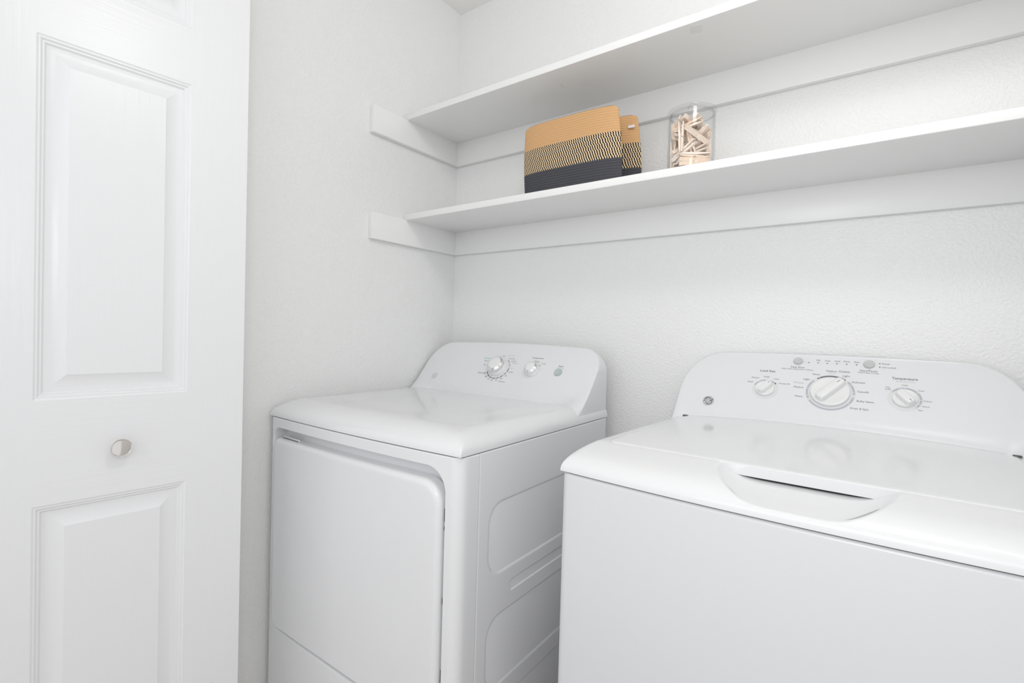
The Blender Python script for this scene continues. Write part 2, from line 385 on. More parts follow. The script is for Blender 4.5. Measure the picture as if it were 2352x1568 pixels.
def deck_mesh(name, zf, bow, wf, ws, yback, parent, m, extra_x=(), extra_y=()):
    xs = sorted(set([round(v, 5) for v in roll_samples(ws)+[AW-q for q in roll_samples(ws)]+list(np.linspace(ws, AW-ws, 44))+list(extra_x)]))
    dsv = sorted(set([round(v, 5) for v in roll_samples(wf, 16)+list(np.linspace(wf, yback, 44))+list(extra_y)]))
    X, Dd = np.meshgrid(np.array(xs), np.array(dsv)); yf = -bow*(1-((X-AW/2)/(AW/2))**2)
    Y = yf+(Dd/yback)*(yback-yf); Zz = zf(X, Y)
    ny, nx = X.shape
    P = np.zeros((ny+2, nx+2, 3)); c = lambda A: np.pad(A, 1, mode='edge')
    P[..., 0] = c(X); P[..., 1] = c(Y); Zp = c(Zz); lo = zf(np.array([[0.0]]), np.array([[0.0]]))[0, 0]-0.0020
    Zp[0, :] = lo; Zp[-1, :] = lo; Zp[:, 0] = lo; Zp[:, -1] = lo; P[..., 2] = Zp
    v = P.reshape(-1, 3); f = gridf(ny+2, nx+2)
    ring = [i for i in range(nx+2)]+[(j+1)*(nx+2)-1 for j in range(1, ny+2)]+[(ny+1)*(nx+2)+i for i in range(nx, -1, -1)]+[j*(nx+2) for j in range(ny, 0, -1)]
    f.append(tuple(ring))
    return mesh(name, v, f, m, parent, 40)
def console(name, y0, xa, xb, ztop, crown, rc, foot, zdeck, parent, m, yb=0.648, zb=0.977):
    xs = sorted(set([round(v, 5) for v in [xa+rc*(1-math.cos(PI/2*i/14)) for i in range(15)]+[xb-rc*(1-math.cos(PI/2*i/14)) for i in range(15)]+list(np.linspace(xa+rc, xb-rc, 30))]))
    yface = lambda z: y0+SL*(z-1.0)
    cols = []
    for x in xs:
        d = min(x-xa, xb-x); zt = ztop+crown*(1-((x-AW/2)/(AW/2-xa))**2)
        if d < rc: zt -= rc-math.sqrt(max(0, rc*rc-(rc-d)**2))
        yf = foot(x); zd = zdeck(x, yf); pr = []
        zb_ = zb+0.045*float(1-sstep(0.0, 0.055, np.array(d))); zb_ = min(zb_, zt-0.03)
        P0 = (yface(zb_), zb_); zc = zd+0.009; P1 = (yface(zc), zc); P2 = (min(yf, P1[0]-0.001), zd-0.006)
        for i in range(9):
            u = 1-i/9; pr.append(((1-u)**2*P0[0]+2*u*(1-u)*P1[0]+u*u*P2[0], (1-u)**2*P0[1]+2*u*(1-u)*P1[1]+u*u*P2[1]))
        q = 0.010                                        # fillet over the top edge
        zs = zt-q*0.8
        for i in range(7): z = zb_+(zs-zb_)*i/6; pr.append((yface(z), z))
        ye = yface(zs)
        yt = min(ye+0.012, yb-0.002)
        for i in range(1, 6):
            u = i/5; a0, a1, a2 = (ye, zs), (yface(zt), zt), (yt, zt); pr.append(((1-u)**2*a0[0]+2*u*(1-u)*a1[0]+u*u*a2[0], (1-u)**2*a0[1]+2*u*(1-u)*a1[1]+u*u*a2[1]))
        pr.append((yb, zt-0.003)); pr.append((yb, zd-0.02)); pr.append((yf+0.02, zd-0.02))
        cols.append([(x, p[0], p[1]) for p in pr])
    v, f = loops(cols); return mesh(name, v, f, m, parent, 38)
def rotary(P, cx, ct, r, ang, hs, grip_w, grip_h, parent, name='knob'):
    """white skirted knob with a raised finger bar; pointer line as a sub-part"""
    mb = MB(); n = 48
    prof = [(r, 0), (r, hs*0.6), (r*0.985, hs*0.9), (r*0.95, hs), (r*0.86, hs*0.94), (r*0.6, hs*0.80), (r*0.02, hs*0.75)]
    v, f = lathe(prof, n); mb.add([P(cx+p[0], ct+p[1], p[2]) for p in v], f)
    ca, sa = math.cos(ang), math.sin(ang)
    def loc(a, b, h): return P(cx+a*ca-b*sa, ct+a*sa+b*ca, h)
    Lb = r*0.97; ls = []
    for (k, h) in ((1.18, hs*0.5), (1.10, hs), (1.0, hs+grip_h*0.55), (0.93, hs+grip_h*0.85), (0.80, hs+grip_h*0.97), (0.55, hs+grip_h)):
        w2 = grip_w/2*k; l2 = Lb-(1.18-k)*grip_w*0.35; l0 = Lb*0.92-(1.18-k)*grip_w*0.5
        ls.append([loc(a, b, h) for a, b in rrect(-l0, l2, -w2, w2, min(w2*0.8, 0.006), 5)])
    v, f = loops(ls); mb.add(v, f)
    o = mb.build(name, M['knob'], parent, 40)
    pm = MB(); tilt = hs+grip_h+0.0003
    vv = [loc(Lb*0.56, -0.00055, tilt), loc(Lb*0.86, -0.00055, tilt-0.0004), loc(Lb*0.86, 0.00055, tilt-0.0004), loc(Lb*0.56, 0.00055, tilt)]
    pm.add(vv+[tuple(Vector(q)-Vector((0, -0.0012, 0.0009))) for q in vv], [(0, 1, 2, 3), (4, 5, 6, 7), (0, 1, 5, 4), (1, 2, 6, 5), (2, 3, 7, 6), (3, 0, 4, 7)])
    pm.build('pointer_mark', M['ink'], o, 0); return o
def push(P, cx, ct, rx, h, parent, name, m):
    v, f = lathe([(rx*1.06, 0), (rx*1.06, h*0.3), (rx, h*0.32), (rx, h*0.8), (rx*0.95, h), (rx*0.80, h*0.92), (rx*0.02, h*0.85)], 40)
    return mesh(name, [P(cx+p[0], ct+p[1], p[2]) for p in v], f, m, parent, 35)

# ------------------------------------------------------------------ clothes dryer
dr = tag(empty('clothes_dryer', (0.0117, -0.72, 0), 0.0121), 'white front-loading clothes dryer with two chrome-rimmed knobs in the corner', 'dryer')
DB = 0.011; DZ0, DH = 0.9065, 0.041
dyf = lambda x: -DB*(1-((x-AW/2)/(AW/2))**2)
# cabinet shell behind the front panel
out = rrect(0.001, 0.6835, 0.057, 0.643, 0.004, 3)
v, f = loops([[(x, y, z) for x, y in out] for z in (0.02, 0.9015)]); mesh('cabinet', v, f, M['enamel'], dr, 30)
# embossed right side panel
ys = samples(0.0585, 0.6435, 0.02, [(0.0585, 0.004, 0.001), (0.6435, 0.004, 0.001)]+[(q, 0.009, 0.0022) for q in (0.097, 0.56)]+[(q, 0.05, 0.006) for q in (0.12, 0.54)]+[(q, 0.004, 0.001) for q in (0.172, 0.48)]+[(q, 0.014, 0.003) for q in (0.182, 0.47)])
zs = samples(0.02, 0.9025, 0.03, [(0.9025, 0.004, 0.001)]+[(q, 0.009, 0.0022) for q in (0.785, 0.638, 0.542, 0.394, 0.345, 0.12)]+[(q, 0.05, 0.006) for q in (0.76, 0.66, 0.52, 0.42, 0.32)]+[(q, 0.004, 0.001) for q in (0.580, 0.603)]+[(0.5915, 0.012, 0.002)])
Yg, Zg = np.meshgrid(ys, zs)
dep = np.zeros_like(Yg)
for za, zb in ((0.638, 0.785), (0.394, 0.542), (0.12, 0.345)):
    dep += 0.0055*sstep(0.006, -0.006, sd_rrect(Yg, Zg, 0.097, 0.56, za, zb, 0.042))
dep += 0.0035*sstep(0.0022, -0.0022, sd_rrect(Yg, Zg, 0.172, 0.48, 0.580, 0.603, 0.0112))
ed = np.minimum(np.minimum(Yg-0.0585, 0.6435-Yg), 0.9025-Zg)
dep += 0.003*(1-g_roll(ed, 0.003))
v = np.stack([AW-dep, Yg, Zg], -1).reshape(-1, 3); mesh('side_panel', v, gridf(*Yg.shape), M['enamel'], dr, 40)
# front panel: wraps the edges, with the rounded recess the door sits in
ZF1 = 0.9025
arc = [(0.0, 0.0565), (0.0, 0.03)]+[(0.022-0.022*math.cos(PI/2*i/6), 0.022-0.022*math.sin(PI/2*i/6)) for i in range(7)]
fx = samples(0.0225, AW-0.0225, 0.02, [(0.026, 0.008, 0.0015), (0.647, 0.008, 0.0012), (0.62, 0.03, 0.0022), (0.046, 0.024, 0.002)])
path = arc+[(x, 0.0) for x in fx]+[(AW-x, y) for x, y in reversed(arc)]
zs = samples(0.02, ZF1, 0.03, [(ZF1, 0.004, 0.001), (0.874, 0.009, 0.0012), (0.3495, 0.007, 0.0012), (0.848, 0.03, 0.0022), (0.39, 0.05, 0.006)])
PX = np.array([p[0] for p in path]); PY = np.array([p[1] for p in path])
Xg, Zg = np.meshgrid(PX, zs); Yg = np.repeat(PY[None], len(zs), 0)+dyf(Xg)
Yg = Yg+0.032*sstep(0.004, -0.004, sd_rrect(Xg, Zg, 0.026, 0.647, 0.3495, 0.874, np.where(Xg < 0.3, 0.028, 0.048)))
tip = 0.003*(1-g_roll(ZF1-Zg, 0.003)); Yg = Yg+np.where(Yg < 0.04, tip, 0); Xg = Xg+np.where(Xg < 0.005, tip, 0)-np.where(Xg > AW-0.005, tip, 0)
mesh('front_panel', np.stack([Xg, Yg, Zg], -1).reshape(-1, 3), gridf(*Xg.shape), M['enamel'], dr, 40)
v, f = box(0.004, AW-0.004, 0.01, 0.64, 0.9016, 0.9062, 0.0005, 1); mesh('deck_gasket', v, f, M['black'], dr, 0)
# door
def dloop(ins, y): return [(x, y+dyf(x), z) for x, z in rrect(0.030, 0.6415, 0.352-0.8*min(ins, 0.02), 0.8495, (0.03, 0.045, 0.05, 0.022), 8, ins)]
R = 0.013
ls = [dloop(0.004, 0.030), dloop(0, 0.026), dloop(0, R-0.006)]
for i in range(1, 9):
    a = PI/2*i/8; ls.append(dloop(R*(1-math.cos(a)), -0.006+R*(1-math.sin(a))))
for ins in (0.02, 0.05, 0.1, 0.16, 0.22, 0.246): ls.append(dloop(ins, -0.006))
v, f = loops(ls); dd = mesh('door', v, f, M['enamel'], dr, 40)
v, f = box(0.052, 0.132, 0.013, 0.017, 0.842, 0.8545, 0.0015, 2); mesh('handle_lip', [(x, y+dyf(x), z) for x, y, z in v], f, M['enamel'], dd, 40)
v, f = box(0.054, 0.130, 0.0095, 0.0132, 0.843, 0.8502, 0.0006, 1); mesh('handle_slot', [(x, y+dyf(x), z) for x, y, z in v], f, M['dark_metal'], dd, 0)
for zc, hh in ((0.783, 0.013), (0.757, 0.004), (0.612, 0.006), (0.47, 0.005), (0.452, 0.013)):
    v, f = box(0.6405, 0.6475, 0.006, 0.022, zc-hh, zc+hh, 0.001, 2); mesh('hinge', v, f, M['dark_metal'], dd, 40)['label'] = 'dark hinge showing in the door gap'
# top deck and console
dz = lambda x, y: deck_z(x, y, DZ0, DH, 0.085, 0.045, DB, 0.0, 0.004)
deck_mesh('top_deck', dz, DB, 0.085, 0.045, 0.65, dr, M['plastic'], extra_x=np.linspace(0.06, 0.13, 10), extra_y=np.linspace(0.07, 0.13, 9))
def dfoot(x):
    d = min(x-0.004, 0.682-x); return 0.515-0.055*float(1-sstep(0.0, 0.10, np.array(d)))
dzf = lambda x, y: float(dz(np.array([x]), np.array([y]))[0])
dcon = console('console', 0.555, 0.006, 0.681, 1.101, 0.009, 0.068, dfoot, dzf, dr, M['panel'])
P = fpt(0.555)
STY = {0: 'ink', 1: 'ink', 2: 'ink_pale', 3: 'ink_cyan'}
DT_ = [('Cottons', 0.2666, 0.0731, 0.0273, 3), ('More Dry', 0.2738, 0.0623, 0.0264, 0), ('Dry', 0.2706, 0.0456, 0.0100, 0), ('Quick Fluff', 0.2754, 0.0129, 0.0347, 0),
       ('Off', 0.3303, 0.0850, 0.0079, 0), ('Easy Care', 0.3604, 0.0896, 0.0263, 2), ('More Dry', 0.3669, 0.0767, 0.0231, 0), ('Less Dry', 0.3785, 0.0678, 0.0199, 0), ('Damp', 0.3853, 0.0605, 0.0198, 2),
       ('Off', 0.3825, 0.0385, 0.0093, 2), ('20 Min', 0.3869, 0.0243, 0.0184, 0), ('30', 0.3752, 0.0093, 0.0063, 0), ('40', 0.3613, -0.0029, 0.0075, 0), ('50', 0.3451, -0.0097, 0.0064, 0),
       ('60', 0.3283, -0.0113, 0.0071, 0), ('70', 0.3127, -0.0087, 0.0066, 0), ('80', 0.2994, -0.0005, 0.0073, 0), ('Timed Dry', 0.3695, -0.0136, 0.0270, 0),
       ('Temperature', 0.4638, 0.0859, 0.0431, 0), ('Medium', 0.4644, 0.0737, 0.0169, 0), ('Easy Care', 0.4683, 0.0696, 0.0210, 2), ('Air Fluff', 0.4930, 0.0663, 0.0157, 0),
       ('No Heat', 0.4934, 0.0620, 0.0121, 2), ('Start', 0.5569, 0.0610, 0.0176, 0), ('Hold to Start', 0.5569, 0.0539, 0.0268, 2)]
texts(DT_, P, dcon, STY)
dk, gm = MB(), MB()
cx, ct, rr = 0.332, 0.0365, 0.0405
for a in range(203, 345, 20): arc_band(dk, P, cx, ct, rr-0.0017, rr+0.0017, a, a+16)
for a0, a1 in ((58, 34), (30, 12), (8, -8)): arc_band(gm, P, cx, ct, rr-0.0022, rr+0.0022, a0, a1)
dk.build('dial_scale', M['ink_dark'], dcon, 0); gm.build('dial_scale', M['ink_mid'], dcon, 0)
gm = MB(); arc_band(gm, P, 0.4655, 0.0365, 0.0260, 0.0285, 62, 42); gm.build('dial_scale', M['ink_mid'], dcon, 0)
def chrome_knob(cx, ct, rb, rt, h, name):
    v, f = lathe([(rb, 0), (rb, 0.002), (rb*0.985, 0.004), (rb*0.93, h*0.42), (rb*0.90, h*0.46)], 48); b = mesh(name, [P(cx+p[0], ct+p[1], p[2]) for p in v], f, M['knob'], dr, 40)
    v, f = lathe([(rt*0.98, h*0.40), (rt, h*0.46), (rt, h*0.84), (rt*0.985, h*0.88), (rt*0.80, h), (rt*0.77, h*0.99)], 48); mesh('chrome_ring', [P(cx+p[0], ct+p[1], p[2]) for p in v], f, M['chrome'], b, 30)['label'] = 'chrome rim of the knob'
    v, f = lathe([(rt*0.765, h*0.96), (rt*0.765, h*0.995), (rt*0.74, h*1.015), (rt*0.4, h*1.035), (rt*0.02, h*1.04)], 48); mesh('knob_cap', [P(cx+p[0], ct+p[1], p[2]) for p in v], f, M['knob'], b, 40)
chrome_knob(0.332, 0.0365, 0.0335, 0.0288, 0.031, 'cycle_knob')
chrome_knob(0.4658, 0.0368, 0.0232, 0.0212, 0.024, 'temperature_knob')
push(P, 0.5558, 0.0375, 0.0122, 0.005, dr, 'start_button', M['start'])
emblem(P, 0.0765, -0.016, 0.0115, dcon, M['ink_pale'], M['panel'], M['ink_pale'])
for x in (0.05, 0.636):
    for y in (0.08, 0.6):
        v, f = lathe([(0.018, 0), (0.02, 0.004), (0.018, 0.01), (0.009, 0.012), (0.009, 0.022)], 20); mesh('foot', [(x+p[0], y+p[1], p[2]) for p in v], f, M['black'], dr)

# ------------------------------------------------------------------ washing machine
wm = tag(empty('washing_machine', (0.8886, -0.6649, 0), -0.0129), 'white top-loading washing machine with three white knobs, right of the dryer', 'washing machine')
WB = 0.016; WZ0, WH = 0.9095, 0.0412
wyf = lambda x: -WB*(1-((x-AW/2)/(AW/2))**2)
def plan(ins):
    pts = []
    for x, y in rrect(0.0015, AW-0.0015, 0.0, 0.645, 0.016, 6, ins):
        pts.append((x, y))
    o = []
    n = len(pts)
    for i, (x, y) in enumerate(pts):
        o.append((x, y))
        xn, yn = pts[(i+1) % n]
        if abs(xn-x) > 0.3 and y < 0.3:
            for k in range(1, 20): o.append((x+(xn-x)*k/20, y))
    return [(x, y+(wyf(x) if y < 0.3 else 0)) for x, y in o]
ls = [[(x, y, z) for x, y in plan(i)] for i, z in ((0, 0.02), (0, 0.9003), (0.0012, 0.9033), (0.004, 0.9053), (0.012, 0.9058))]
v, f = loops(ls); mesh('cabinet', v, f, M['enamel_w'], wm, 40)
v, f = loops([[(x, y, z) for x, y in plan(0.005)] for z in (0.9045, 0.9088)]); mesh('deck_gasket', v, f, M['black'], wm, 0)
def lid_front(x): return 0.086+0.002*((x-AW/2)/0.30)**2
LX0, LX1, LYB = 0.043, 0.643, 0.541
def wz_plain(x, y): return deck_z(x, y, WZ0, WH, 0.105, 0.032, WB, 0.014, 0.0, 0.008)
def wz(x, y):
    z = wz_plain(x, y); dl = np.clip((lid_front(x)-y)/0.132, 0, 0.95); a = np.abs(x-0.354)/(0.118*np.sqrt(1-dl*dl))
    fl = 0.9215+0.09*np.clip(y-wyf(x)-0.008, -0.01, 0.12)+0.030*np.minimum(a, 1.5)**6
    k = 0.0040; h = np.clip(0.5+0.5*(fl-z)/k, 0, 1)
    sm = fl*(1-h)+z*h-k*h*(1-h)
    lim = np.where(y < lid_front(x)+0.012, sm, z); z = np.where(np.abs(x-0.354) < 0.15, np.minimum(z, lim), z)
    ins = np.minimum(np.minimum(x-LX0, LX1-x), np.minimum(y-lid_front(x), LYB-y))
    return np.where((ins > 0.012) & (y > lid_front(x)+0.012), np.minimum(z, wz_plain(x, y)-0.014), z)
deck_mesh('top_deck', wz, WB, 0.105, 0.032, 0.648, wm, M['plastic'], extra_x=np.linspace(0.215, 0.493, 150), extra_y=np.linspace(0.0, 0.125, 100))
# lid
def lid_mesh():
    xs = sorted(set([round(q, 5) for q in [LX0+0.02*(1-math.cos(PI/2*i/8)) for i in range(9)]+[LX1-0.02*(1-math.cos(PI/2*i/8)) for i in range(9)]+list(np.linspace(LX0+0.02, LX1-0.02, 40))]))
    vs = [0, 0.004, 0.012, 0.03]+list(np.linspace(0.06, 0.97, 26))+[0.99, 1.0]
    X, V = np.meshgrid(np.array(xs), np.array(vs)); r = 0.02
    d = np.minimum(X-LX0, LX1-X); rc = np.where(d < r, r-np.sqrt(np.clip(r*r-(r-d)**2, 0, None)), 0)
    y0 = lid_front(X)+rc*0.9; y1 = LYB-rc*0.9
    Y = y0+V*(y1-y0); e = np.minimum(np.minimum(Y-lid_front(X), LYB-Y), d)
    Z = wz_plain(X, Y)+0.0016-0.0020*(1-g_roll(e, 0.004))
    top = np.stack([X, Y, Z], -1); ny, nx = X.shape
    ring = [(0, i) for i in range(nx)]+[(j, nx-1) for j in range(1, ny)]+[(ny-1, i) for i in range(nx-2, -1, -1)]+[(j, 0) for j in range(ny-2, 0, -1)]
    v = [tuple(p) for p in top.reshape(-1, 3)]; f = gridf(ny, nx); n0 = len(v)
    for (j, i) in ring:
        p = top[j, i]; sk = 0.0158 if (j == 0) else 0.006
        v.append((p[0], p[1]+(0.0015 if j == 0 else 0), p[2]-sk))
    m_ = len(ring)
    for k in range(m_):
        a, b = ring[k], ring[(k+1) % m_]; f.append((a[0]*nx+a[1], b[0]*nx+b[1], n0+(k+1) % m_, n0+k))
    f.append(tuple(n0+k for k in range(m_)))
    return mesh('lid', v, f, M['plastic'], wm, 40)
lid_mesh()
# black sheet standing in for the shade in the slot under the lid lip
xs = np.linspace(0.245, 0.463, 50)
v = [(x, lid_front(x)+0.007, 0.915) for x in xs]+[(x, lid_front(x)+0.007, 0.9435) for x in xs]+[(x, lid_front(x)+0.010, 0.9435) for x in xs]+[(x, lid_front(x)+0.010, 0.915) for x in xs]
mesh('lid_slot', v, gridf(4, 50), M['black'], wm, 0)
WY0 = 0.570
def wfoot(x):
    d = min(x-0.012, 0.674-x); return 0.5425-0.038*float(1-sstep(0.0, 0.055, np.array(d)))
wzf = lambda x, y: float(wz_plain(np.array([x]), np.array([y]))[0])
wcon = console('console', WY0, 0.014, 0.672, 1.103, 0.011, 0.085, wfoot, wzf, wm, M['panel'], yb=0.658)
for xx, yy in ((0.045, 0.528), (0.641, 0.524)):
    v, f = box(xx-0.006, xx+0.006, yy-0.003, yy+0.003, wzf(xx, yy)-0.004, wzf(xx, yy)+0.0035, 0.0006, 1); mesh('lid_hinge', v, f, M['dark_metal'], wm, 0)
P = fpt(WY0)
WT = [('Load Size', 0.2129, 0.0871, 0.0331, 1), ('Small', 0.1783, 0.0514, 0.0117, 0), ('Medium', 0.1884, 0.0646, 0.0172, 0), ('Large', 0.2128, 0.0698, 0.0122, 0), ('Super', 0.2352, 0.0644, 0.0113, 0), ('Precise Fill', 0.2531, 0.0523, 0.0223, 0),
      ('Deep Rinse', 0.2758, 0.1037, 0.0295, 0), ('Select when adding Fabric Softener', 0.2756, 0.0977, 0.0673, 0), ('Fill', 0.3166, 0.1272, 0.0068, 0), ('Soak', 0.3358, 0.1270, 0.0107, 0), ('Wash', 0.3548, 0.1271, 0.0122, 0), ('Rinse', 0.3732, 0.1274, 0.0121, 0), ('Spin', 0.3926, 0.1273, 0.0097, 0),
      ('Medium', 0.3456, 0.0975, 0.0211, 0), ('Colors', 0.3704, 0.0981, 0.0205, 1), ('Normal', 0.3460, 0.0920, 0.0142, 2), ('Heavy', 0.3161, 0.0860, 0.0155, 0), ('Light', 0.3747, 0.0862, 0.0132, 0), ('Light', 0.2981, 0.0702, 0.0128, 0), ('Whites', 0.2820, 0.0588, 0.0216, 2),
      ('Medium', 0.2838, 0.0462, 0.0205, 0), ('Heavy', 0.2867, 0.0211, 0.0155, 0), ('Delicates', 0.3984, 0.0706, 0.0237, 0), ('Casuals', 0.4080, 0.0463, 0.0207, 0), ('Bulky Items', 0.4129, 0.0212, 0.0304, 0), ('Drain & Spin', 0.4032, 0.0013, 0.0324, 0),
      ('Start/Pause', 0.4153, 0.1042, 0.0324, 0), ('Hold 3 Secs to Stop', 0.4152, 0.0986, 0.0382, 0), ('Pause', 0.4461, 0.1259, 0.0135, 0), ('Lid Locked', 0.4515, 0.1162, 0.0246, 0), ('Temperature', 0.4795, 0.0886, 0.0439, 1), ('All Rinses Cold', 0.4799, 0.0810, 0.0308, 2),
      ('Cold', 0.4794, 0.0714, 0.0094, 0), ('Tap', 0.4508, 0.0637, 0.0072, 0), ('Cold', 0.4511, 0.0585, 0.0098, 0), ('Cool', 0.5068, 0.0602, 0.0093, 0), ('Colors', 0.5174, 0.0350, 0.0134, 0), ('Warm', 0.5142, 0.0213, 0.0120, 0), ('Hot', 0.5056, 0.0117, 0.0073, 0)]
texts(WT, P, wcon, STY)
LC, MC, TC = (0.2142, 0.0325), (0.3467, 0.0375), (0.4803, 0.0365)
def dial(c, halo, bands, rdot, dots, rad=0.0012):
    h = MB(); arc_band(h, P, *c, *halo, 0, 360, 0.0002); h.build('dial_recess_shade', M['ink_and_shade'], wcon, 0)  # flat grey ring paints the recess shading around the knob
    by = {}
    for (ra, rb, a0, a1, ik) in bands: arc_band(by.setdefault(ik, MB()), P, *c, ra, rb, a0, a1)
    for ik, mb in by.items(): mb.build('dial_scale', M[ik], wcon, 0)
    for a in dots:
        d = MB(); dot(d, P, c[0]+rdot*math.cos(math.radians(a)), c[1]+rdot*math.sin(math.radians(a)), rad, 0.0006)
        d.build('dial_dot', M['knob'], wcon, 0)
dial(LC, (0.0205, 0.0287), [(0.0250, 0.0282, 158, 128, 'ink_mid'), (0.0250, 0.0282, 125, 96, 'ink_mid'), (0.0250, 0.0282, 66, 50, 'ink_mid'), (0.0255, 0.0290, 48, 36, 'ink_dark')], 0.0274, (36,), 0.0013)
dial(MC, (0.039, 0.0482), [(0.0431, 0.0472, 206, 138, 'ink_mid'), (0.0431, 0.0472, 127, 53, 'ink_dark'), (0.0431, 0.0472, 44, -2, 'ink_mid'), (0.0431, 0.0472, -10, -148, 'ink_mid')], 0.0451, (196, 171, 146, 121, 58, 32, 6, -14, -35))
dial(TC, (0.0215, 0.0297), [(0.0248, 0.0285, 146, -48, 'ink_mid')], 0.0267, (142, 90, 40, 0, -24, -44))
for x, t in ((0.2981, 0.1191), (0.3166, 0.1194), (0.3356, 0.1195), (0.3544, 0.1197), (0.3735, 0.1196), (0.3926, 0.1196), (0.4350, 0.1258), (0.4353, 0.1165)):
    d = MB(); dot(d, P, x, t, 0.0014, 0.0005); d.build('indicator_light', M['ink'], wcon, 0)
def bar(x0, x1, t, w, m):
    mb = MB(); mb.add([P(x0, t-w/2), P(x1, t-w/2), P(x1, t+w/2), P(x0, t+w/2)], [(0, 1, 2, 3)]); mb.build('printed_line', M[m], wcon, 0)
bar(0.2848, 0.2970, 0.1198, 0.0006, 'ink_pale'); bar(0.3180, 0.3915, 0.1195, 0.0006, 'ink_and_shade')
rotary(P, *LC, 0.0203, math.radians(51), 0.006, 0.0155, 0.0105, wm, 'load_size_knob')
rotary(P, *MC, 0.0385, math.radians(51), 0.008, 0.0200, 0.0125, wm, 'cycle_knob')
rotary(P, *TC, 0.0215, math.radians(-50), 0.006, 0.0180, 0.0105, wm, 'temperature_knob')
push(P, 0.2752, 0.1210, 0.0096, 0.0045, wm, 'deep_rinse_button', M['button'])
sb = push(P, 0.4156, 0.1217, 0.0105, 0.0045, wm, 'start_button', M['button'])
emblem(P, 0.0909, -0.0167, 0.0140, wcon, M['ink_pale'], M['ink_dark'], M['knob'])
for x in (0.05, 0.636):
    for y in (0.06, 0.6):
        v, f = lathe([(0.018, 0), (0.02, 0.004), (0.018, 0.01), (0.009, 0.012), (0.009, 0.022)], 20); mesh('foot', [(x+p[0], y+p[1], p[2]) for p in v], f, M['black'], wm)

# ------------------------------------------------------------------ rope baskets
def basket(loc, rz, lean, width, height, thick, label, seed):
    rnd = random.Random(seed); root = tag(empty('rope_basket', loc, rz), label, 'basket', 'flattened rope baskets on the lower shelf')
    n = 150; nz = int(round(height/ROPE))*6; rows = []; uvr = []
    H = round(height/ROPE)*ROPE
    def outline(z, shrink=0.0):
        top = z-(H-0.010); w = width/2*(1-0.044*z/H)-(0.010-math.sqrt(max(0, 0.010**2-top*top)) if top > 0 else 0)
        w += 0.004*math.sin(PI*z/H)-0.002
        tk = thick*(0.75+0.25*math.sin(PI*min(1, z/H*1.1)))
        pts = []
        for i in range(n):
            a = 2*PI*i/n; cx = math.cos(a); sx = math.sin(a)
            X = (w-shrink)*math.copysign(abs(cx)**0.5, cx); Y = max(tk-shrink, 0.0012)*math.copysign(abs(sx)**0.85, sx)
            Y *= (1-0.35*abs(X/w)**4)
            pts.append((X+lean*z, Y, z))
        return pts
    base = outline(H*0.5); arcs = [0.0]
    for i in range(1, n+1): a, b = base[i-1], base[i % n]; arcs.append(arcs[-1]+math.hypot(a[0]-b[0], a[1]-b[1]))
    for j in range(nz+1):
        z = H*j/nz; ph = (z/ROPE) % 1.0; rid = 0.0020*abs(math.sin(PI*ph))**0.6-0.0020
        if z < 0.006: rid -= 0.004*(1-z/0.006)**2
        rows.append(outline(z, -rid)); uvr.append(z)
    k = len(rows)
    for sh, dzz in ((0.004, 0.002), (0.007, 0.0), (0.008, -0.006), (0.008, -0.03)):
        rows.append([(x, y, z+dzz) for x, y, z in outline(H, sh)]); uvr.append(H-0.001+min(dzz, 0)*0.3)
    v, f = loops(rows)
    o = mesh('basket_body', v, f, M['basket'], root, 0)
    o.data.polygons.foreach_set('use_smooth', [True]*len(o.data.polygons))
    uv = o.data.uv_layers.new(name='rope')
    for p in o.data.polygons:
        ii = [o.data.loops[l].vertex_index for l in p.loop_indices]; seam = any(q % n == 0 for q in ii) and any(q % n == n-1 for q in ii)
        for l, q in zip(p.loop_indices, ii):
            c = q % n; uv.data[l].uv = (arcs[n] if (seam and c == 0) else arcs[c], uvr[q//n])
    return root, o
ba, _ = basket((0.6380, -0.229, SHELF_TOP), 0.0, -0.052, 0.306, 0.196, 0.021, 'front flattened rope basket, tan over black-and-cream over charcoal, at the shelf edge', 1)
bb, ob = basket((0.6520, -0.150, SHELF_TOP), math.radians(7), -0.052, 0.306, 0.201, 0.016, 'rope basket with a small white tag, mostly hidden behind the front basket', 2)
v, f = box(0.112, 0.130, -0.0135, -0.0108, 0.167, 0.1745, 0.0006, 1); mesh('tag', v, f, M['tag'], bb, 0)['label'] = 'small white woven tag'

# ------------------------------------------------------------------ glass jar with clothespins
JX, JY = 0.9435, -0.178
jar = tag(empty('glass_jar', (JX, JY, SHELF_TOP)), 'clear glass jar with a domed lid, full of wooden clothespins', 'jar')
JR = 0.0545
v, f = lathe([(0.002, 0.0), (JR-0.006, 0.0), (JR-0.002, 0.0015), (JR, 0.006), (JR, 0.140), (JR-0.0015, 0.146), (JR-0.0015, 0.1495), (JR-0.0035, 0.1495), (JR-0.0035, 0.146), (JR-0.0032, 0.140), (JR-0.0032, 0.006), (JR-0.006, 0.0035), (0.002, 0.0035)], 56)
mesh('jar_body', v, f, M['glass'], jar, 40)
v, f = lathe([(JR-0.004, 0.1505), (JR+0.002, 0.1505), (JR+0.0028, 0.153), (JR+0.002, 0.1565), (JR-0.004, 0.158), (JR-0.016, 0.1605), (0.024, 0.1625), (0.010, 0.1635), (0.0085, 0.1655), (0.0105, 0.169), (0.0115, 0.1715), (0.009, 0.174), (0.001, 0.175)], 56)
ld = mesh('jar_lid', v, f, M['glass'], jar, 40)
v, f = lathe([(JR-0.0040, 0.1440), (JR-0.0036, 0.1500), (JR-0.0056, 0.1500), (JR-0.006, 0.1440)], 48, False, False); mesh('seal_ring', v, f, M['glass'], jar, 40)

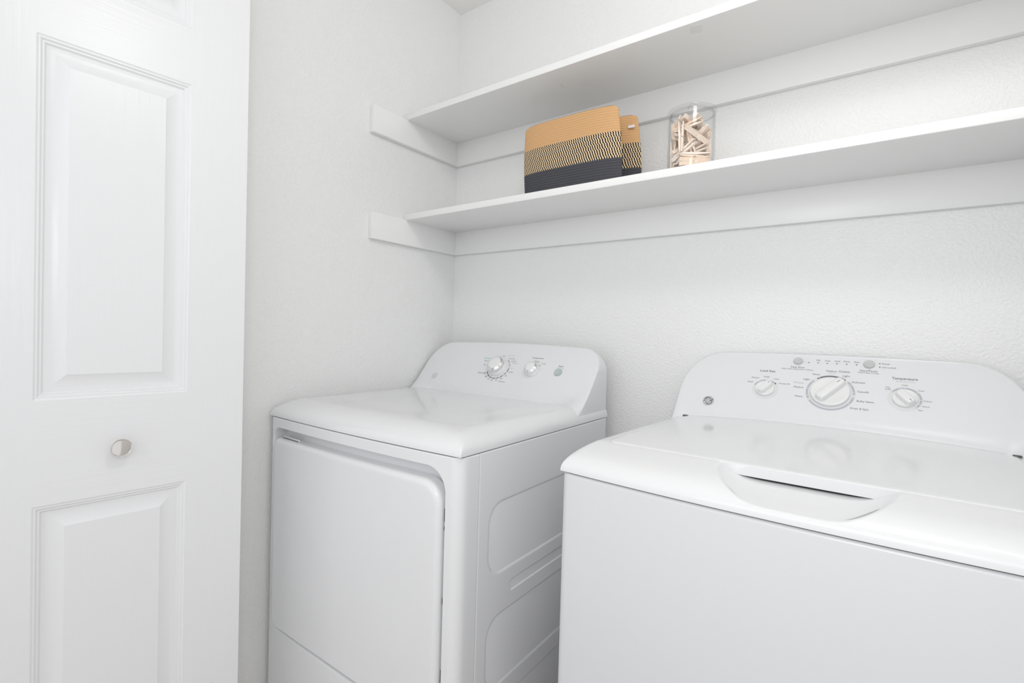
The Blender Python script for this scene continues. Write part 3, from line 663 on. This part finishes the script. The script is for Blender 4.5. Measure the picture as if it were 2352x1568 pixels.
PINS = [(0.0053, -0.0097, 0.0089, 0.475, -0.475, -0.524, 0.524), (-0.0259, 0.0138, 0.0089, 0.606, -0.606, -0.364, 0.364), (0.0161, -0.0055, 0.0102, 0.0, -0.672, -0.741, 0.0), (0.0165, -0.024, 0.0215, 0.674, 0.676, 0.214, 0.206), (0.005, 0.0163, 0.0225, 0.208, -0.037, -0.012, 0.977), (0.0158, -0.0244, 0.0313, 0.197, -0.205, 0.679, -0.677), (-0.0255, -0.0026, 0.0214, 0.428, 0.666, -0.372, -0.486), (-0.0156, 0.0075, 0.027, 0.392, 0.691, -0.323, -0.515), (0.0169, -0.0253, 0.0424, 0.002, -0.957, -0.291, 0.006), (-0.0285, -0.0069, 0.0315, 0.166, -0.753, 0.63, 0.086), (0.0063, 0.0079, 0.0442, 0.261, -0.794, -0.544, 0.07), (-0.0076, 0.0126, 0.0395, 0.061, 0.421, 0.572, 0.701), (0.0339, 0.0153, 0.0356, 0.503, -0.335, 0.252, 0.756), (0.0237, 0.0295, 0.0362, 0.845, -0.181, -0.394, -0.313), (0.012, -0.0068, 0.0581, 0.094, -0.977, 0.18, -0.071), (-0.0074, 0.0171, 0.0616, 0.403, 0.915, -0.025, -0.021), (0.005, 0.0093, 0.0682, 0.03, 0.033, 0.402, 0.914), (-0.0082, -0.03, 0.0549, 0.047, -0.958, 0.091, -0.267), (-0.0115, 0.0351, 0.0477, 0.722, 0.388, 0.487, -0.303), (-0.0403, -0.0143, 0.05, 0.705, 0.2, -0.679, 0.044), (-0.0424, -0.0043, 0.0499, 0.702, -0.036, 0.682, 0.201), (-0.0074, -0.0138, 0.0665, 0.311, 0.013, 0.577, -0.755), (-0.0052, 0.0426, 0.0591, 0.58, 0.104, -0.796, 0.136), (-0.0109, -0.0085, 0.0922, 0.204, 0.435, -0.791, -0.38), (0.0263, 0.0189, 0.0768, 0.348, 0.373, 0.857, 0.068), (0.0053, -0.0216, 0.0727, 0.756, -0.175, 0.587, 0.232), (-0.0093, 0.0144, 0.0961, 0.759, 0.321, 0.303, 0.48), (0.0135, -0.0089, 0.0903, 0.119, -0.258, 0.041, 0.958), (0.022, -0.0241, 0.0888, 0.414, -0.114, -0.428, -0.795), (0.018, 0.0211, 0.0864, 0.148, -0.362, -0.028, 0.92), (-0.022, 0.0142, 0.0878, 0.308, -0.579, 0.737, 0.164), (-0.011, -0.0422, 0.0852, 0.699, 0.034, -0.713, 0.035), (-0.0128, 0.0141, 0.1111, 0.087, 0.117, -0.988, 0.039), (0.0179, 0.0114, 0.1189, 0.085, 0.772, -0.629, -0.039), (0.0003, -0.0304, 0.114, 0.073, -0.992, -0.003, -0.103), (-0.0415, -0.0049, 0.0965, 0.652, -0.288, -0.477, -0.514), (-0.0322, -0.0049, 0.1057, 0.161, 0.745, -0.567, 0.312), (0.0296, 0.0325, 0.0984, 0.687, 0.307, 0.572, -0.327), (0.0007, -0.012, 0.1262, 0.463, 0.57, 0.592, 0.331), (-0.0156, -0.003, 0.1178, 0.617, -0.752, 0.163, 0.163), (0.0144, -0.0051, 0.1318, 0.62, 0.104, 0.171, 0.758), (-0.0111, -0.0038, 0.1276, 0.601, 0.324, -0.467, -0.561)]
def prong(sg):
    """one wooden half of a spring clothespin, lying along x"""
    mb = MB(); hw = 0.0048
    prof = [(-0.036, 0.0006), (-0.030, 0.0004), (-0.010, 0.0004), (0.004, 0.0004), (0.012, 0.0012), (0.0355, 0.0042), (0.0355, 0.0061), (0.016, 0.0062), (0.004, 0.0062), (0.001, 0.0052), (-0.003, 0.0052), (-0.006, 0.0060), (-0.028, 0.0048), (-0.036, 0.0024)]
    n = len(prof); v = [(x, -hw, sg*z) for x, z in prof]+[(x, hw, sg*z) for x, z in prof]
    mb.add(v, [tuple(range(n)), tuple(range(n, 2*n))]+[(i, (i+1) % n, n+(i+1) % n, n+i) for i in range(n)])
    return mb
def spring_mb():
    mb = MB(); pts = [Vector((-0.006, 0.0040, 0.0058)), Vector((-0.001, 0.0052, 0.0045))]
    for i in range(40):
        a = 2*PI*3*i/39; pts.append(Vector((-0.001+0.0022*math.cos(a), 0.0050-0.0100*i/39, 0.0022*math.sin(a))))
    pts += [Vector((-0.001, -0.0052, -0.0045)), Vector((-0.006, -0.0040, -0.0058))]
    v, f = tube(pts, 0.00055, 5); mb.add(v, f); return mb
pin0 = empty('clothespin', (0, 0, 0)); kids = [prong(1).build('prong', M['wood'], pin0, 0), prong(-1).build('prong', M['wood'], pin0, 0), spring_mb().build('spring', M['spring'], pin0, 40)]
for i, (x, y, z, qw, qx, qy, qz) in enumerate(PINS):
    if i == 0: r = pin0; cs = kids
    else:
        r = pin0.copy(); COL.objects.link(r); cs = []
        for k in kids:
            c = k.copy(); COL.objects.link(c); c.parent = r
    r.rotation_mode = 'QUATERNION'; r.rotation_quaternion = Quaternion((qw, qx, qy, qz)).normalized(); r.location = (JX+x*0.99, JY+y*0.99, SHELF_TOP+z)
    tag(r, 'small pale wooden spring clothespin heaped inside the glass jar', 'clothespin', 'clothespins in the glass jar')
